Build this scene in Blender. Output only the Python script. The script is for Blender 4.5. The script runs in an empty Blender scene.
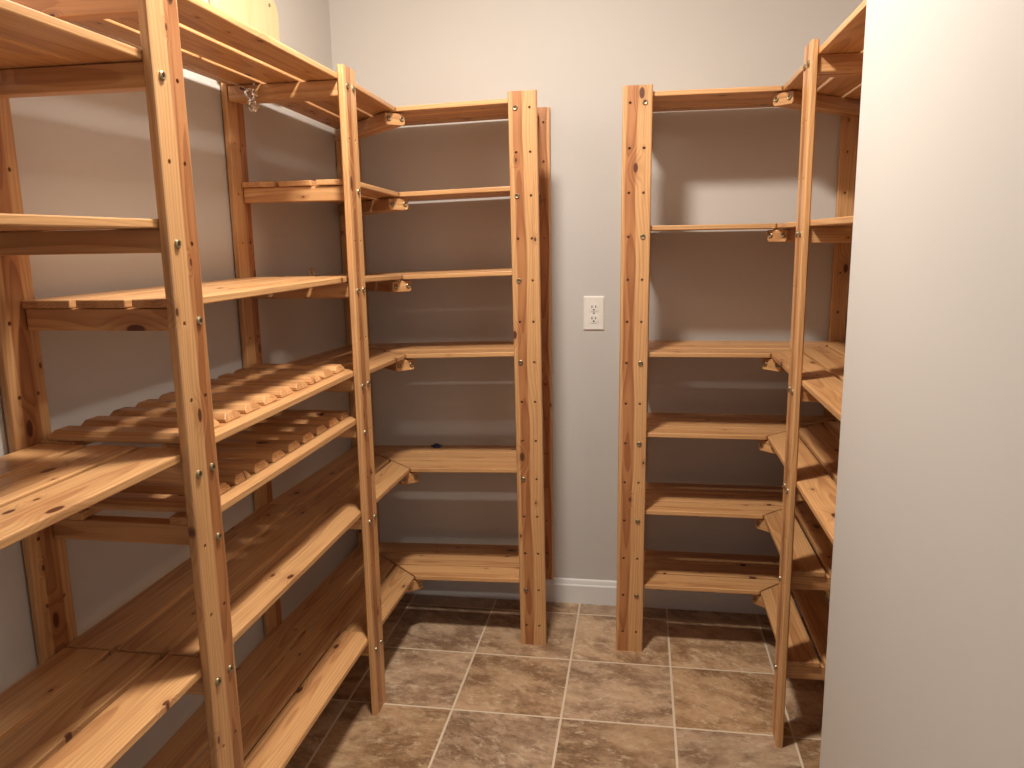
import bpy, bmesh, math, random
from mathutils import Vector, Matrix
S = bpy.context.scene
COL = S.collection
rnd = random.Random(7)

# ------------------------------------------------------------------ helpers
def link(o, parent=None, loc=None, rot=None):
    COL.objects.link(o)
    if parent is not None: o.parent = parent
    if loc is not None: o.location = loc
    if rot is not None: o.rotation_euler = rot
    return o
def finish(name, bm, mat, parent=None, loc=(0,0,0), rot=(0,0,0), smooth=False):
    me = bpy.data.meshes.new(name)
    bm.normal_update(); bm.to_mesh(me); bm.free()
    me.materials.append(mat)
    if smooth:
        for p in me.polygons: p.use_smooth = True
    return link(bpy.data.objects.new(name, me), parent, loc, rot)
def tag(o, label=None, cat=None, group=None, kind=None):
    if label: o['label'] = label
    if cat: o['category'] = cat
    if group: o['group'] = group
    if kind: o['kind'] = kind
    return o
def empty(name, loc, label, cat, group=None):
    o = bpy.data.objects.new(name, None); o.empty_display_size = .1
    link(o, None, loc); return tag(o, label, cat, group)
def box_bm(x0, x1, y0, y1, z0, z1, bev=0, bm=None, seg=2):
    b = bmesh.new()
    bmesh.ops.create_cube(b, size=1)
    for v in b.verts:
        v.co = Vector(((x0+x1)/2+v.co.x*(x1-x0), (y0+y1)/2+v.co.y*(y1-y0), (z0+z1)/2+v.co.z*(z1-z0)))
    if bev: bmesh.ops.bevel(b, geom=b.edges[:], offset=bev, segments=seg, affect='EDGES', profile=.5)
    if bm is None: return b
    merge(bm, b); return bm
def merge(bm, b):
    vm = {}
    layers = [(bm.verts.layers.float_vector.get(n), b.verts.layers.float_vector.get(n)) for n in ('gco','gof')]
    for v in b.verts:
        nv = bm.verts.new(v.co); vm[v] = nv
        for A, B in layers:
            if A is not None and B is not None: nv[A] = v[B]
    for f in b.faces:
        try: bm.faces.new([vm[v] for v in f.verts])
        except ValueError: pass
    b.free()
def wood_layers(bm):
    for n in ('gco','gof'):
        if bm.verts.layers.float_vector.get(n) is None: bm.verts.layers.float_vector.new(n)
def grain(bm, axis, centre, seed=None, tone=None):
    """store board coordinates: x along the grain, y across the face, z through the board"""
    wood_layers(bm)
    r = random.Random(seed) if seed is not None else rnd
    A = bm.verts.layers.float_vector['gco']; B = bm.verts.layers.float_vector['gof']
    off = Vector((r.uniform(0, 40), r.uniform(-.028, .028), r.random() if tone is None else tone))
    for v in bm.verts:
        c = v.co - Vector(centre)
        v[A] = {'x': Vector((c.x, c.y, c.z)), 'y': Vector((c.y, c.x, c.z)),
                'zf': Vector((c.z, c.x, -c.y)), 'xv': Vector((c.x, c.z, c.y)), 'yv': Vector((c.y, c.z, c.x))}[axis]
        v[B] = off + Vector((0, 0, 2 if axis == 'zf' else 0))
    return bm
def prism(pts, z0, z1, bev=0):
    b = bmesh.new()
    lo = [b.verts.new((x, y, z0)) for x, y in pts]; hi = [b.verts.new((x, y, z1)) for x, y in pts]
    n = len(pts)
    b.faces.new(lo[::-1]); b.faces.new(hi)
    for i in range(n): b.faces.new([lo[i], lo[(i+1)%n], hi[(i+1)%n], hi[i]])
    bmesh.ops.recalc_face_normals(b, faces=b.faces[:])
    if bev: bmesh.ops.bevel(b, geom=b.edges[:], offset=bev, segments=2, affect='EDGES', profile=.5)
    return b
def lathe(profile, n=20, bm=None, mat=None):
    """profile of (r, z) about the z axis"""
    b = bm or bmesh.new(); rings = []
    M = mat or Matrix()
    for r, z in profile:
        if r < 1e-6: rings.append([b.verts.new(M @ Vector((0,0,z)))])
        else: rings.append([b.verts.new(M @ Vector((r*math.cos(2*math.pi*k/n), r*math.sin(2*math.pi*k/n), z))) for k in range(n)])
    for a, c in zip(rings, rings[1:]):
        for k in range(n):
            k2 = (k+1) % n
            if len(a) == 1 and len(c) == 1: continue
            if len(a) == 1: b.faces.new([a[0], c[k], c[k2]])
            elif len(c) == 1: b.faces.new([a[k], a[k2], c[0]])
            else: b.faces.new([a[k], a[k2], c[k2], c[k]])
    return b
def tube(pts, r, n=10, bm=None, closed=False):
    b = bm or bmesh.new(); rings = []; m = len(pts)
    pts = [Vector(p) for p in pts]
    prev = None
    for i, p in enumerate(pts):
        if closed: t = pts[(i+1)%m]-pts[(i-1)%m]
        else: t = pts[min(i+1, m-1)]-pts[max(i-1, 0)]
        t.normalize()
        u = prev - t*prev.dot(t) if prev is not None else t.orthogonal()
        u.normalize(); prev = u; w = t.cross(u)
        rings.append([b.verts.new(p+u*r*math.cos(2*math.pi*k/n)+w*r*math.sin(2*math.pi*k/n)) for k in range(n)])
    for i in range(m if closed else m-1):
        A, B = rings[i], rings[(i+1) % m]
        for k in range(n): b.faces.new([A[k], A[(k+1)%n], B[(k+1)%n], B[k]])
    if not closed: b.faces.new(rings[0][::-1]); b.faces.new(rings[-1])
    return b

# ------------------------------------------------------------------ materials
class NT:
    def __init__(s, name):
        s.m = bpy.data.materials.new(name); s.m.use_nodes = True; s.t = s.m.node_tree
        s.b = s.t.nodes['Principled BSDF']
    def n(s, typ, **kw):
        d = s.t.nodes.new(typ)
        for k, v in kw.items():
            if k.startswith('_'): setattr(d, k[1:], v)
            else: d.inputs[k.replace('_', ' ')].default_value = v
        return d
    def l(s, a, b): s.t.links.new(a, b)
    def val(s, x, sock):
        if isinstance(x, (int, float)): sock.default_value = x
        else: s.l(x, sock)
    def math(s, op, a, b=0.0, c=0.0):
        d = s.t.nodes.new('ShaderNodeMath'); d.operation = op
        s.val(a, d.inputs[0]); s.val(b, d.inputs[1]); s.val(c, d.inputs[2]); return d.outputs[0]
    def mr(s, x, a, b, c=0.0, d=1.0, smooth=True):
        k = s.t.nodes.new('ShaderNodeMapRange'); k.interpolation_type = 'SMOOTHSTEP' if smooth else 'LINEAR'
        s.val(x, k.inputs[0])
        for i, v in enumerate((a, b, c, d)): k.inputs[i+1].default_value = v
        return k.outputs[0]
    def mix(s, f, a, b, mode='MIX'):
        d = s.t.nodes.new('ShaderNodeMix'); d.data_type = 'RGBA'; d.blend_type = mode
        s.val(f, d.inputs[0])
        for x, i in ((a, 6), (b, 7)):
            if isinstance(x, tuple): d.inputs[i].default_value = (*x, 1)
            else: s.l(x, d.inputs[i])
        return d.outputs[2]
    def comb(s, x, y, z):
        d = s.t.nodes.new('ShaderNodeCombineXYZ')
        for i, v in enumerate((x, y, z)): s.val(v, d.inputs[i])
        return d.outputs[0]
    def sep(s, v):
        d = s.t.nodes.new('ShaderNodeSeparateXYZ'); s.l(v, d.inputs[0]); return d.outputs
    def noise(s, vec, scale, detail=2, rough=.5, dist=0):
        d = s.t.nodes.new('ShaderNodeTexNoise'); s.l(vec, d.inputs['Vector'])
        d.inputs['Scale'].default_value = scale; d.inputs['Detail'].default_value = detail
        d.inputs['Roughness'].default_value = rough; d.inputs['Distortion'].default_value = dist
        return d.outputs['Fac']
    def bump(s, h, strength, dist=.002):
        d = s.t.nodes.new('ShaderNodeBump'); s.l(h, d.inputs['Height'])
        d.inputs['Strength'].default_value = strength; d.inputs['Distance'].default_value = dist
        s.l(d.outputs[0], s.b.inputs['Normal'])

def make_wood(name, light, dark, heart, knot, rough=.42, knots=1.0):
    m = NT(name)
    g = m.sep(m.n('ShaderNodeAttribute', _attribute_name='gco').outputs['Vector'])
    o = m.sep(m.n('ShaderNodeAttribute', _attribute_name='gof').outputs['Vector'])
    rn = m.n('ShaderNodeObjectInfo').outputs['Random']
    U = m.math('ADD', m.math('ADD', g[0], o[0]), m.math('MULTIPLY', rn, 17.3))
    V = m.math('ADD', g[1], o[1]); Wd = g[2]
    # knots: two scattered sets, stretched along the grain
    def knotset(su, sv, th, rad, shift):
        vec = m.comb(m.math('MULTIPLY', m.math('ADD', U, shift), su), m.math('MULTIPLY', V, sv), m.math('MULTIPLY', o[0], 3.1))
        # keep the third coordinate in the middle of a cell so that knots meet the surface
        vo = m.n('ShaderNodeTexVoronoi', _voronoi_dimensions='2D'); vo.inputs['Scale'].default_value = 1
        v2 = m.comb(m.math('MULTIPLY', m.math('ADD', U, shift), su), m.math('ADD', m.math('MULTIPLY', V, sv), m.math('MULTIPLY', o[0], 7.7)), 0.0)
        m.l(v2, vo.inputs['Vector'])
        pick = m.math('GREATER_THAN', m.sep(vo.outputs['Color'])[0], th)
        size = m.math('MULTIPLY_ADD', m.sep(vo.outputs['Color'])[1], rad*.8, rad*.35)
        d = m.math('DIVIDE', vo.outputs['Distance'], size)
        core = m.math('MULTIPLY', m.mr(d, .75, 1.1, 1, 0), pick)
        halo = m.math('MULTIPLY', m.mr(d, .8, 4.2, 1, 0), pick)
        return core, halo
    c1, h1 = knotset(5.2, 11, .78/knots if knots else 2, .085, 0.0)
    c2, h2 = knotset(8.5, 17, .84/knots if knots else 2, .07, 5.3)
    core = m.math('MAXIMUM', c1, c2); halo = m.math('MAXIMUM', h1, h2)
    # growth rings seen on a flat sawn face
    big = m.noise(m.comb(m.math('MULTIPLY', U, 1.3), m.math('MULTIPLY', V, 5), m.math('MULTIPLY', Wd, 5)), 1.0, 2, .5)
    fine = m.noise(m.comb(m.math('MULTIPLY', U, 9), m.math('MULTIPLY', V, 60), m.math('MULTIPLY', Wd, 60)), 1.0, 2, .6)
    w2 = m.math('SUBTRACT', Wd, .034)
    r = m.math('SQRT', m.math('ADD', m.math('MULTIPLY', V, V), m.math('MULTIPLY', w2, w2)))
    r = m.math('ADD', r, m.math('MULTIPLY', m.math('SUBTRACT', big, .5), .060))
    r = m.math('ADD', r, m.math('MULTIPLY', m.math('SUBTRACT', fine, .5), .0016))
    r = m.math('ADD', r, m.math('MULTIPLY', halo, .011))
    ph = m.math('FRACT', m.math('MULTIPLY', r, 170))
    late = m.math('MULTIPLY', m.mr(ph, .25, .92, 0, 1), m.mr(ph, .93, 1.0, 1, 0))
    hb = m.mr(m.math('ADD', m.math('ABSOLUTE', m.math('ADD', V, m.math('MULTIPLY', m.math('SUBTRACT', big, .5), .03))), m.math('MULTIPLY', m.math('FRACT', o[2]), .006)), .0165, .0215, 1, 0)
    hb = m.math('MULTIPLY', hb, m.mr(o[2], 1.4, 1.6, .35, 1))
    streak = m.noise(m.comb(m.math('MULTIPLY', U, 3.5), m.math('MULTIPLY', V, 95), m.math('MULTIPLY', Wd, 95)), 1.0, 3, .6)
    col = m.mix(m.math('MULTIPLY', hb, .75), light, heart)
    col = m.mix(m.math('MULTIPLY', late, m.math('MULTIPLY_ADD', hb, .42, .26)), col, dark)
    col = m.mix(m.math('MULTIPLY', m.mr(streak, .45, .75), .35), col, dark)
    col = m.mix(m.math('MULTIPLY', halo, .30), col, dark)
    col = m.mix(core, col, knot)
    tone = m.math('MULTIPLY_ADD', m.math('FRACT', m.math('ADD', o[2], m.math('MULTIPLY', rn, 3.7))), .20, .88)
    hs = m.n('ShaderNodeHueSaturation'); m.l(col, hs.inputs['Color']); m.l(tone, hs.inputs['Value'])
    m.l(hs.outputs[0], m.b.inputs['Base Color'])
    m.b.inputs['Roughness'].default_value = rough
    m.b.inputs['Specular IOR Level'].default_value = .5
    m.b.inputs['Coat Weight'].default_value = .30; m.b.inputs['Coat Roughness'].default_value = .22
    m.bump(m.math('ADD', m.math('MULTIPLY', late, .5), streak), .12, .001)
    return m.m
WOOD = make_wood('pine_oiled', (.68, .380, .165), (.26, .080, .024), (.40, .142, .043), (.11, .030, .010))
LIT_PINE = make_wood('pine_lit', (.92, .76, .44), (.74, .52, .26), (.86, .66, .36), (.30, .15, .06), .5, .9)  # bright direct light near the ceiling is put into this paler pine colour

def simple(name, col, rough=.5, metal=0, spec=.5):
    m = NT(name); m.b.inputs['Base Color'].default_value = (*col, 1); m.b.inputs['Roughness'].default_value = rough
    m.b.inputs['Metallic'].default_value = metal; m.b.inputs['Specular IOR Level'].default_value = spec
    tc = m.n('ShaderNodeTexCoord').outputs['Object']
    n = m.noise(tc, 60, 2); m.l(m.mr(n, .3, .7, max(rough-.05, .02), rough+.05), m.b.inputs['Roughness'])
    return m.m
def make_wall(name, col):
    m = NT(name); g = m.n('ShaderNodeNewGeometry').outputs['Position']
    n = m.noise(g, 1.6, 2); c = m.mix(m.mr(n, .3, .7), tuple(c*.985 for c in col), col)
    m.l(c, m.b.inputs['Base Color']); m.b.inputs['Roughness'].default_value = .55
    m.b.inputs['Specular IOR Level'].default_value = .35
    h = m.noise(g, 190, 2, .5); m.bump(h, .06, .001)
    return m.m
WALL = make_wall('wall_paint_greige', (.59, .568, .543))
CEIL = make_wall('ceiling_paint_white', (.62, .61, .59))
TRIM = simple('trim_paint_white', (.78, .78, .77), .35)
ZINC = simple('zinc_steel', (.36, .30, .20), .42, 1)
CHROME = simple('chrome', (.80, .80, .80), .12, 1)
PLASTIC = simple('outlet_plastic_white', (.84, .81, .76), .35)
DARK = simple('slot_dark', (.02, .018, .015), .6)
BLUE = simple('blue_plastic', (.012, .018, .075), .35)

def make_tile():
    s, tx, ty = .3111, -.2027, 2.2828
    m = NT('stone_look_floor_tile'); p = m.sep(m.n('ShaderNodeNewGeometry').outputs['Position'])
    a = m.math('DIVIDE', m.math('SUBTRACT', p[0], tx), s); b = m.math('DIVIDE', m.math('SUBTRACT', p[1], ty), s)
    def edge(x):
        f = m.math('FRACT', x); return m.math('MINIMUM', f, m.math('SUBTRACT', 1.0, f))
    e = m.math('MINIMUM', edge(a), edge(b))
    wob = m.noise(m.comb(p[0], p[1], 0.0), 45, 2)
    e2 = m.math('ADD', e, m.math('MULTIPLY', m.math('SUBTRACT', wob, .5), .006))
    grout = m.mr(e2, .0085, .0125, 1, 0)
    wn = m.n('ShaderNodeTexWhiteNoise', _noise_dimensions='2D')
    m.l(m.comb(m.math('FLOOR', a), m.math('FLOOR', b), 0.0), wn.inputs['Vector'])
    rc = m.sep(wn.outputs['Color'])
    off = m.comb(m.math('MULTIPLY', rc[0], 30), m.math('MULTIPLY', rc[1], 30), m.math('MULTIPLY', rc[2], 9))
    va = m.n('ShaderNodeVectorMath', _operation='ADD'); m.l(m.comb(p[0], p[1], 0.0), va.inputs[0]); m.l(off, va.inputs[1])
    v = va.outputs[0]
    rot = m.n('ShaderNodeVectorRotate', _rotation_type='Z_AXIS'); m.l(v, rot.inputs['Vector']); m.l(m.math('MULTIPLY_ADD', rc[2], .7, -.1), rot.inputs['Angle'])
    sv = m.sep(rot.outputs[0]); st = m.comb(m.math('MULTIPLY', sv[0], .62), sv[1], sv[2])
    n1 = m.noise(st, 9, 9, .74, .25); n2 = m.noise(st, 38, 8, .8, .25); n3 = m.noise(st, 150, 5, .8)
    n4 = m.noise(st, 12, 9, .72, .5)
    base = m.mix(m.mr(n1, .36, .62), (.22, .128, .074), (.52, .360, .235))
    base = m.mix(m.math('MULTIPLY', m.mr(n2, .50, .66), .75), base, (.64, .52, .37))
    base = m.mix(m.math('MULTIPLY', m.mr(n4, .52, .64), m.mr(n2, .58, .40, 0, .75)), base, (.15, .098, .058))
    base = m.mix(m.math('MULTIPLY', m.mr(n3, .55, .72), .45), base, (.18, .115, .07))
    base = m.mix(m.math('MULTIPLY', m.mr(n3, .45, .30), .35), base, (.70, .58, .43))
    tone = m.math('MULTIPLY_ADD', rc[0], .30, .85)
    hs = m.n('ShaderNodeHueSaturation'); m.l(base, hs.inputs['Color']); m.l(tone, hs.inputs['Value'])
    m.l(m.math('MULTIPLY_ADD', rc[1], .18, .98), hs.inputs['Saturation'])
    col = m.mix(grout, hs.outputs[0], (.66, .54, .40))
    m.l(col, m.b.inputs['Base Color'])
    m.l(m.mr(grout, 0, 1, .38, .8), m.b.inputs['Roughness'])
    h = m.math('SUBTRACT', m.math('MULTIPLY', n2, .35), m.math('MULTIPLY', grout, 1.0))
    m.bump(h, .45, .002)
    return m.m
TILE = make_tile()

# ------------------------------------------------------------------ the room
XL, XR, YB, YN, YR, XN, H = -1.046, .697, 2.688, -.75, 1.50, .371, 2.44
T = .1
def struct(name, x0, x1, y0, y1, z0, z1, mat, bev=0):
    o = finish(name, box_bm(x0, x1, y0, y1, z0, z1, bev), mat); tag(o, kind='structure'); return o
struct('floor', XL-T, XR+T, YN-T, YB+T, -.08, 0, TILE)
struct('ceiling', XL-T, XR+T, YN-T, YB+T, H, H+.08, CEIL)
struct('wall_back', XL-T, XR+T, YB, YB+T, 0, H, WALL)
struct('wall_left', XL-T, XL, YN-T, YB, 0, H, WALL)
struct('wall_right', XR, XR+T, YR, YB, 0, H, WALL)
struct('wall_near_right', XN, XR+T, YN-T, YR, 0, H, WALL, .004)
b = box_bm(XL, -.48, YN-T, YN, 0, H); box_bm(-.48, .33, YN-T, YN, 2.05, H, 0, b); box_bm(.33, XN, YN-T, YN, 0, H, 0, b)
tag(finish('wall_front', b, WALL), kind='structure')        # the doorway behind the camera is open to the room outside
def baseboard(name, length, loc, rz):
    # profile (depth, height): flat board with a stepped cap
    pr = [(0,0),(.0135,0),(.0135,.068),(.0125,.0705),(.0095,.0725),(.0085,.078),(.0065,.0865),(.0045,.0895),(.0020,.091),(0,.091)]
    b = bmesh.new()
    A = [b.verts.new((0, -d, z)) for d, z in pr]; B = [b.verts.new((length, -d, z)) for d, z in pr]
    n = len(pr)
    for i in range(n): b.faces.new([A[i], B[i], B[(i+1)%n], A[(i+1)%n]])
    b.faces.new(A[::-1]); b.faces.new(B); bmesh.ops.recalc_face_normals(b, faces=b.faces[:])
    tag(finish(name, b, TRIM, None, loc, (0,0,rz)), kind='structure')
baseboard('baseboard_back', XR-XL, (XL, YB, 0), 0)
baseboard('baseboard_left', YB-YN, (XL, YN, 0), math.pi/2)
baseboard('baseboard_right', YB-YR, (XR, YB, 0), -math.pi/2)

# ceiling lamp (above the frame): it lights the whole closet
LX, LY = -.36, 1.42
lamp = empty('ceiling_light', (LX, LY, H), 'round frosted dome light on the closet ceiling above the shelves', 'ceiling light')
finish('base', lathe([(0,0),(.135,0),(.135,-.012),(.128,-.018),(0,-.018)], 40), TRIM, lamp, smooth=False)
m = NT('lit_frosted_glass'); em = m.b
em.inputs['Base Color'].default_value = (.9,.9,.88,1); em.inputs['Emission Color'].default_value = (1, .92, .81, 1)
em.inputs['Emission Strength'].default_value = 84
prof = [(.105*math.cos(a), -.018-.026*math.sin(a)) for a in [i*math.pi/2/7 for i in range(8)]]
prof[-1] = (0, prof[-1][1])
finish('glass_dome', lathe(prof, 32), m.m, lamp, smooth=True)

# ------------------------------------------------------------------ shelving parts
PW, PT, DEP, TH = .085, .0165, .2915, .014           # post width / thickness, shelf depth / thickness
HOLES = [.068+.125*k for k in range(14)]
LV = {k: .224+.125*k for k in range(13)}            # shelf top for hole row k+1
ROT = {'-y': 0.0, '+x': math.pi/2, '-x': -math.pi/2}
def w2(face, x, y, z=0):
    """unit frame (x along the run, y away from the room) to the world axes"""
    c, s = math.cos(ROT[face]), math.sin(ROT[face]); return Vector((x*c-y*s, x*s+y*c, z))
def post_bm(z0, z1, seed):
    b = bmesh.new(); hw = PW/2; ch = .004; hr = .0040; cw = .007; cx = .021
    V = {}
    def vt(x, y, z):
        k = (round(x,5), round(y,5), round(z,5))
        if k not in V: V[k] = b.verts.new((x, y, z))
        return V[k]
    xs = [-hw+ch, -cx-cw, -cx+cw, cx-cw, cx+cw, hw-ch]
    zs = [z0]; hz = [h for h in HOLES if z0+.02 < h < z1-.02]
    for h in hz: zs += [h-cw, h+cw]
    zs.append(z1)
    for i in range(len(zs)-1):
        for j in range(5):
            xa, xb, za, zb = xs[j], xs[j+1], zs[i], zs[i+1]
            if i % 2 == 1 and j in (1, 3):
                mx, mz = (xa+xb)/2, (za+zb)/2
                sq = [vt(xa,0,za), vt(mx,0,za), vt(xb,0,za), vt(xb,0,mz), vt(xb,0,zb), vt(mx,0,zb), vt(xa,0,zb), vt(xa,0,mz)]
                an = [225+45*k for k in range(8)]
                oc = [b.verts.new((mx+hr*math.cos(math.radians(a)), 0, mz+hr*math.sin(math.radians(a)))) for a in an]
                dp = [b.verts.new((v.co.x, .013, v.co.z)) for v in oc]
                for k in range(8):
                    k2 = (k+1) % 8
                    b.faces.new([sq[k], sq[k2], oc[k2], oc[k]]); b.faces.new([oc[k], oc[k2], dp[k2], dp[k]])
                b.faces.new(dp)
            else: b.faces.new([vt(xa,0,za), vt(xb,0,za), vt(xb,0,zb), vt(xa,0,zb)])
    # chamfered sides and flat back
    ring = [(hw-ch,0),(hw-.0012,.0012),(hw,ch),(hw,PT-.003),(hw-.003,PT),(-hw+.003,PT),(-hw,PT-.003),(-hw,ch),(-hw+.0012,.0012),(-hw+ch,0)]
    lo = [vt(x,y,z0) for x, y in ring]; hi = [vt(x,y,z1) for x, y in ring]
    for k in range(len(ring)-1): b.faces.new([lo[k], lo[k+1], hi[k+1], hi[k]])
    b.faces.new(lo[::-1]); b.faces.new(hi)
    grain(b, 'zf', (0, 0, 0), seed)
    return b
BOLT = None
def bolt_at(parent, x, z, y=0.0, rz=0.0):
    """round zinc bolt head with a hexagonal socket, facing local -y"""
    global BOLT
    if BOLT is None:
        b = lathe([(.0030,-.0005),(.0034,.0034),(.0056,.0040),(.0072,.0028),(.0076,.0004),(.0076,-.002)], 18)
        lathe([(0,-.0002),(.0034,-.0002)], 6, b)
        for v in b.verts: v.co = Vector((v.co.x, -v.co.z, v.co.y))
        bmesh.ops.recalc_face_normals(b, faces=b.faces[:])
        BOLT = finish('bolt', b, ZINC, parent, (x, y, z), (0,0,rz), smooth=False); return BOLT
    o = BOLT.copy(); return link(o, parent, (x, y, z), (0,0,rz))
def post(unit, face, x, y, z0=0.0, z1=1.74, bolts=(), tilt=0.0, seed=None):
    """x, y: unit-frame centre of the front face (world for face -y)"""
    wp = w2(face, x, y)
    o = finish('post', post_bm(z0, z1, seed), WOOD, unit, wp-unit.location+Vector((0,0,0)), (0, tilt, ROT[face]))
    for c, k in bolts: bolt_at(o, .021*c, HOLES[k], 0)
    return o
def shelf(unit, face, y, k, xa, xb, ma=0, mb=0, cleats=(1, 1), dz=0.0, sag=0.0, gap=.0115):
    """front edge at depth y, from xa to xb along the run; ma/mb = 1 when that end is mitred for the corner"""
    top = LV[k]+dz; bm = bmesh.new(); wood_layers(bm)
    xa += .0015+.002*ma; xb -= .0015+.002*mb
    th = sag/(xb-xa+DEP); off = 0.0                     # the corner end hangs a little lower than the post end
    if sag: th, off = (th, xa*th) if mb else (-th, -xb*th)
    for j in range(3):
        y0 = j*.101; y1 = y0+.101-gap; jt = rnd.uniform(-.0012, .0012); zt = rnd.uniform(-.0008, .0004)
        p = [(xa-ma*y0+jt*(1-ma), y0), (xb+mb*y0+jt*(1-mb), y0), (xb+mb*y1+jt*(1-mb), y1), (xa-ma*y1+jt*(1-ma), y1)]
        b = prism(p, -TH+zt, zt, .0022); grain(b, 'x', ((xa+xb)/2, (y0+y1)/2, 0)); merge(bm, b)
    o = finish('shelf', bm, WOOD, unit, w2(face, 0, y, top+off)-unit.location, (0, th, ROT[face]))
    for e, on in ((0, cleats[0]), (1, cleats[1])):
        if not on: continue
        c0, c1 = (xa+.005, xa+.034) if e == 0 else (xb-.034, xb-.005)
        b = box_bm(c0, c1, .001, DEP-.001, -.0525, -TH-.0012, .002); grain(b, 'yv', ((c0+c1)/2, .14, -.033))
        finish('cleat', b, WOOD, o)
    return o
def rack(unit, face, y, k, xa, xb, dz=0.0):
    """bottle rack: bevelled slats laid across a front and a rear rail"""
    top = LV[k]+dz; bm = bmesh.new(); wood_layers(bm)
    n = 10; pitch = (xb-xa-.080)/(n-1)
    for i in range(n):
        cx = xa+(.032 if k == 6 else .050)+i*pitch
        b = bmesh.new()
        pr = [(-.029,0),(.029,0),(.0285,.007),(.018,.0165),(-.018,.0165),(-.0285,.007)]
        A = []; B = []
        for px, pz in pr:
            cut = .006*(pz/.0165)
            A.append(b.verts.new((cx+px, .030+cut, .0005+pz))); B.append(b.verts.new((cx+px, DEP-.014-cut, .0005+pz)))
        for q in range(6): b.faces.new([A[q], A[(q+1)%6], B[(q+1)%6], B[q]])
        b.faces.new(A[::-1]); b.faces.new(B); bmesh.ops.recalc_face_normals(b, faces=b.faces[:])
        bmesh.ops.bevel(b, geom=b.edges[:], offset=.0012, segments=1, affect='EDGES')
        grain(b, 'y', (cx, .14, .01)); merge(bm, b)
    o = finish('bottle_rack', bm, WOOD, unit, w2(face, 0, y, top)-unit.location, (0, 0, ROT[face]))
    for y0, y1 in ((0, .060), (.226, DEP)):
        b = box_bm(xa+.0015, xb-.0015, y0, y1, -TH, -.0003, .0016); grain(b, 'x', ((xa+xb)/2, (y0+y1)/2, 0)); finish('rail', b, WOOD, o)
    for c0, c1 in ((xa+.005, xa+.034), (xb-.034, xb-.005)):
        b = box_bm(c0, c1, .001, DEP-.001, -.0525, -TH-.0012, .002); grain(b, 'yv', ((c0+c1)/2, .14, -.033)); finish('cleat', b, WOOD, o)
    return o
def corner(unit, px, py, k, side, dz=0.0, rx=0.0):
    """diagonal pair of battens under a mitred corner, joined at the front by a bolted wood block; side -1 left, 1 right"""
    top = LV[k]+dz
    # local frame: +y runs from the corner point to the wall corner
    rz = math.pi/4 if side < 0 else -math.pi/4
    o_b = bmesh.new(); wood_layers(o_b)
    for s in (-1, 1):
        b = box_bm(min(s*.002, s*.030), max(s*.002, s*.030), .0235, .385, -.0525, -TH-.0015, .002)
        grain(b, 'yv', (s*.016, .2, -.033)); merge(o_b, b)
    o = finish('corner_batten', o_b, WOOD, unit, Vector((px, py, top))-unit.location, (rx, 0, rz))
    b = bmesh.new()
    prf = [(-.033,-.018),(-.033,-.046),(-.028,-.052),(.028,-.052),(.033,-.046),(.033,-.018)]
    A = [b.verts.new((x, .002, z)) for x, z in prf]; B = [b.verts.new((x, .023, z)) for x, z in prf]
    for q in range(6): b.faces.new([A[q], A[(q+1)%6], B[(q+1)%6], B[q]])
    b.faces.new(A[::-1]); b.faces.new(B); bmesh.ops.recalc_face_normals(b, faces=b.faces[:])
    bmesh.ops.bevel(b, geom=b.edges[:], offset=.0012, segments=1, affect='EDGES')
    grain(b, 'xv', (0, .012, -.035))
    blk = finish('bracket_block', b, WOOD, o)
    for s in (-1, 1): bolt_at(o, s*.021, -.034, .002)
    return o

UG = 'knotty pine shelving units around the closet'
# ---- left wall: near bay, middle bay (with the bottle racks) and far bay, mitred into the corner
FX = -.7335                                        # shelf front line; post faces stand PT in front of it
unitL = empty('shelving_unit', (XL+.15, 1.94, 0), 'long knotty pine shelving along the left wall, holding two slatted bottle racks', 'shelving unit', UG)
Y0, Y1, Y2, YE = .382, 1.1665, 1.953, 2.372        # post centres and the corner point
yf = -FX                                           # unit-frame depth for face +x: world x = -y
post(unitL, '+x', Y0, yf-PT, bolts=[(1,12),(1,10),(1,7),(1,4),(1,1)])
post(unitL, '+x', Y1, yf-PT, bolts=[(-1,12),(-1,10),(-1,7),(-1,4),(1,13),(1,9),(1,7),(1,6),(1,4),(1,1)], seed=31)
post(unitL, '+x', Y2, yf-PT, bolts=[(-1,13),(-1,9),(-1,7),(-1,6),(-1,4),(-1,1),(1,13),(1,11),(1,9),(1,7),(1,4),(1,1)], seed=12)
for yy in (Y0, Y1-.006, Y2+.006): post(unitL, '+x', yy, yf+DEP+.002, .092, bolts=[(-1,10),(1,7)] if 1 < yy < 1.5 else ())
for k, dz in ((11, .003), (9, .008), (6, .009), (3, .002)): shelf(unitL, '+x', yf, k, Y0, Y1, dz=dz, gap=.003 if k == 11 else .0115)
for k, dz in ((12, -.003), (8, .006), (3, .004), (0, .007)): shelf(unitL, '+x', yf, k, Y1, Y2, dz=dz)
for k, dz in ((6, .012), (5, .009)): rack(unitL, '+x', yf, k, Y1, Y2, dz)
for k in (12, 10, 8, 6, 3, 0): shelf(unitL, '+x', yf, k, Y2, YE, 0, 1, (1, 0), sag=.018)
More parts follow.
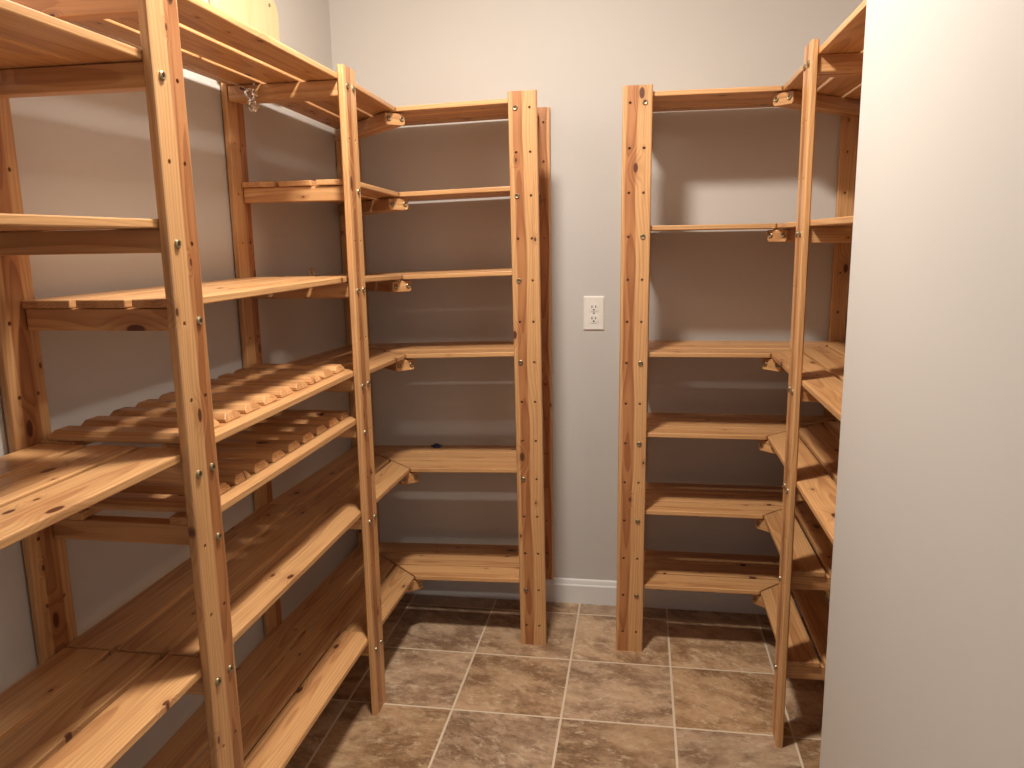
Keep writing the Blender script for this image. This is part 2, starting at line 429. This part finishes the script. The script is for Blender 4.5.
# ---- back wall, left of the outlet
FY = 2.372
unitB = empty('shelving_unit', (-.34, FY, 0), 'knotty pine shelves on the back wall, left of the outlet, joining the left wall shelves', 'shelving unit', UG)
post(unitB, '-y', -.3325, 2.3605, tilt=-.0080, bolts=[(-1,13),(-1,11),(-1,9),(-1,7),(-1,4),(-1,1)], seed=5)
post(unitB, '-y', -.3430, YB-.003-PT, .092, bolts=[(-1,11)])
post(unitB, '-y', XL+.0445, YB-.003-PT, .092, bolts=[(-1,11)])
for k in (12, 10, 8, 6, 3, 0):
    shelf(unitB, '-y', FY, k, FX, -.334, 1, 0, (0, 1), sag=.018); corner(unitB, FX, FY, k, -1, -.0115, -.0187)
# ---- back wall, right of the outlet
GX = .3835; FY = 2.3765
unitC = empty('shelving_unit', (-.018, FY, 0), 'knotty pine shelves on the back wall, right of the outlet, joining the right wall shelves', 'shelving unit', UG)
post(unitC, '-y', -.0205, FY-PT, tilt=.0035, bolts=[(1,13),(1,10),(1,7),(1,5),(1,3),(1,1)], seed=19)
post(unitC, '-y', -.0165, YB-.003-PT, .092)
post(unitC, '-y', XR-.0445, YB-.003-PT, .092)
for k in (12, 9, 6, 4, 2, 0):
    shelf(unitC, '-y', FY, k, -.0180, GX, 0, 1, (1, 0)); corner(unitC, GX, FY, k, 1)
# ---- right wall (face -x: unit x = -world y, unit y = world x)
unitR = empty('shelving_unit', (XR-.15, 1.93, 0), 'knotty pine shelving on the right wall, its near bay hidden by the wall corner', 'shelving unit', UG)
YP = 1.963
post(unitR, '-x', -YP, GX-PT, bolts=[(-1,13),(-1,10),(-1,7),(-1,5),(-1,3),(-1,1),(1,13),(1,10),(1,7),(1,5)], seed=44)
post(unitR, '-x', -YP, GX+DEP+.002, .092)
for k in (12, 9, 6, 4, 2, 0): shelf(unitR, '-x', GX, k, -FY, -YP, 1, 0, (0, 1))
for k in (12, 9, 6, 4): shelf(unitR, '-x', GX, k, -YP, -1.512, 0, 0, (1, 1))
post(unitR, '-x', -1.547, GX+DEP+.002, .092)

# ------------------------------------------------------------------ electrical outlet on the back wall
out = empty('electrical_outlet', (-.1555, YB, 1.063), 'white duplex electrical outlet on the back wall between the two shelf posts', 'outlet')
b = bmesh.new()
w, h, t = .0355, .0585, .0055
prf = [(w, h, 0), (w, h, -.002), (w-.004, h-.004, -t)]
rings = [[b.verts.new((sx*a, y, sz*c)) for sx, sz in ((-1,-1),(1,-1),(1,1),(-1,1))] for a, c, y in prf]
for A, B in zip(rings, rings[1:]):
    for k in range(4): b.faces.new([A[k], A[(k+1)%4], B[(k+1)%4], B[k]])
b.faces.new(rings[-1]); bmesh.ops.recalc_face_normals(b, faces=b.faces[:])
finish('cover_plate', b, PLASTIC, out)
for s in (-1, 1):
    pts = []
    for k in range(28):
        a = 2*math.pi*k/28; pts.append((.0168*math.cos(a), max(-.0132, min(.0132, .0168*math.sin(a)))))
    b = prism(pts, 0, .0022, 0)
    for v in b.verts: v.co = Vector((v.co.x, -t-v.co.z+.0003, v.co.y))
    bmesh.ops.recalc_face_normals(b, faces=b.faces[:])
    rc = finish('receptacle', b, PLASTIC, out, (0, 0, s*.0195))
    for x, hh in ((-.0063, .0082), (.0063, .0066)):
        finish('slot', box_bm(x-.0015, x+.0015, -t-.0023, -t-.0015, .0035-hh/2, .0035+hh/2), DARK, rc)
    gb = lathe([(0,.0),(.0029,.0),(.0029,.0008),(0,.0008)], 12)
    for v in gb.verts: v.co = Vector((v.co.x, -t-.0015-v.co.z, v.co.y-.0068))
    bmesh.ops.recalc_face_normals(gb, faces=gb.faces[:])
    finish('ground_hole', gb, DARK, rc)
sc = lathe([(0,.0012),(.0022,.0010),(.0030,0),(0,0)], 14)
for v in sc.verts: v.co = Vector((v.co.x, -t-v.co.z, v.co.y))
bmesh.ops.recalc_face_normals(sc, faces=sc.faces[:]); finish('screw', sc, ZINC, out)

# ------------------------------------------------------------------ small loose things
# pine board on the top shelf, leaning flat on the wall
ytop = LV[12]
pb = bmesh.new(); wood_layers(pb)
Wb, Hb, r = .345, .262, .045
pts = [(-Wb/2, 0), (Wb/2, 0)]
pts += [(Wb/2-r+r*math.cos(a), Hb-r+r*math.sin(a)) for a in [i*math.pi/12 for i in range(7)]]
pts += [(-Wb/2+r-r*math.sin(a), Hb-r+r*math.cos(a)) for a in [i*math.pi/12 for i in range(7)]]
b = prism(pts, 0, .018, .002)
for v in b.verts: v.co = Vector((v.co.z, v.co.x, v.co.y))
for v in b.verts: pass
wood_layers(b)
A = b.verts.layers.float_vector['gco']; B_ = b.verts.layers.float_vector['gof']
for v in b.verts: v[A] = Vector((v.co.z, v.co.y*.75, v.co.x)); v[B_] = Vector((3.37, .004, .9))
merge(pb, b)
pine = finish('pine_board', pb, LIT_PINE, None, (-1.0425, 2.068, ytop+.0045))
tag(pine, 'pine board with rounded corners and bright light in its colour, standing on the top left shelf', 'board')
finish('screw', (lambda q: q)(lathe([(0,.003),(.004,.0025),(.0055,0),(0,0)], 14, None, Matrix.Rotation(math.pi/2, 4, 'Y'))), ZINC, pine, (.0182, .118, .236))

# chrome hanging hardware on a thin wire under the top shelf of the middle bay
hz = LV[12]-TH
wr = tube([(-.958, 1.21, hz-.016), (-.956, 1.5, hz-.018), (-.954, 1.890, hz-.022)], .0012, 8)
wire = finish('wire', wr, CHROME); tag(wire, 'thin steel wire strung under the top shelf of the left wall shelving', 'wire')
hk = empty('metal_hook', (-.953, 1.893, hz-.030), 'small chrome double ring hook hanging below the top left shelf', 'hook')
def circ(c, r, n=24, a0=0, a1=2*math.pi):
    return [(c[0]+r*math.cos(a0+(a1-a0)*i/n), c[1], c[2]+r*math.sin(a0+(a1-a0)*i/n)) for i in range(n+(a1-a0 < 6.2))]
finish('ring', tube(circ((0,0,0), .0105), .0044, 10, None, True), CHROME, hk, smooth=True)
finish('ring', tube(circ((.004,.004,-.030), .0105), .0044, 10, None, True), CHROME, hk, smooth=True)
finish('link', tube([(.012,0,-.004),(.008,-.003,-.012),(-.001,-.004,-.022),(-.006,0,-.030)], .0045, 10), CHROME, hk, smooth=True)
finish('screw', lathe([(0,.0),(.006,0),(.006,.016),(.004,.019),(0,.019)], 14, None, Matrix.Translation((.013,.002,-.034)) @ Matrix.Rotation(math.pi/2,4,'X')), CHROME, hk)
finish('screw', lathe([(0,.0),(.005,0),(.005,.014),(.003,.017),(0,.017)], 14, None, Matrix.Translation((.015,.002,-.004)) @ Matrix.Rotation(math.pi/2,4,'X')), CHROME, hk)
finish('hanger', tube([(.012,.0,.012),(.012,.0,.0262)], .002, 8), ZINC, hk)

# loose steel ring on the third shelf
rg = finish('steel_washer', tube(circ((0,0,0), .0085), .0026, 10, None, True), ZINC, None, (-.90, 2.075, LV[8]+.0112), (0,0,math.radians(-8)), smooth=True)
tag(rg, 'small steel ring standing on the left shelving beside the corner', 'washer')
# blue cap against the back wall
cb = lathe([(0,.012),(.008,.0115),(.013,.008),(.014,.001),(.014,0),(0,0)], 20)
cp = finish('bottle_cap', cb, BLUE, None, (-.712, 2.632, LV[3]-.0085), smooth=False)
tag(cp, 'dark blue plastic cap lying at the rear of the back wall shelf', 'cap')
finish('tab', box_bm(-.020, .020, -.005, .005, .0015, .006, .001), BLUE, cp)

# ------------------------------------------------------------------ camera
yaw, pit, rol = 0.1636, 0.1831, -0.0165
F = Vector((-math.sin(yaw)*math.cos(pit), math.cos(yaw)*math.cos(pit), -math.sin(pit)))
R = Vector((math.cos(yaw), math.sin(yaw), 0)); U = R.cross(F)
R2 = R*math.cos(rol)+U*math.sin(rol); U2 = -R*math.sin(rol)+U*math.cos(rol)
cd = bpy.data.cameras.new('camera'); cam = bpy.data.objects.new('camera', cd); COL.objects.link(cam)
M = Matrix((R2, U2, -F)).transposed().to_4x4(); M.translation = (0, 0, 1.3172); cam.matrix_world = M
cd.sensor_fit = 'HORIZONTAL'; cd.sensor_width = 36; cd.lens = 782.74/1024*36; cd.clip_start = .02
S.camera = cam

wd = bpy.data.worlds.new('world'); S.world = wd; wd.use_nodes = True
wd.node_tree.nodes['Background'].inputs[0].default_value = (.84, .92, 1.0, 1)
wd.node_tree.nodes['Background'].inputs[1].default_value = .09
S.view_settings.view_transform = 'Standard'; S.view_settings.look = 'None'
S.view_settings.gamma = 1; S.view_settings.use_curve_mapping = False; S.view_settings.exposure = 2.17
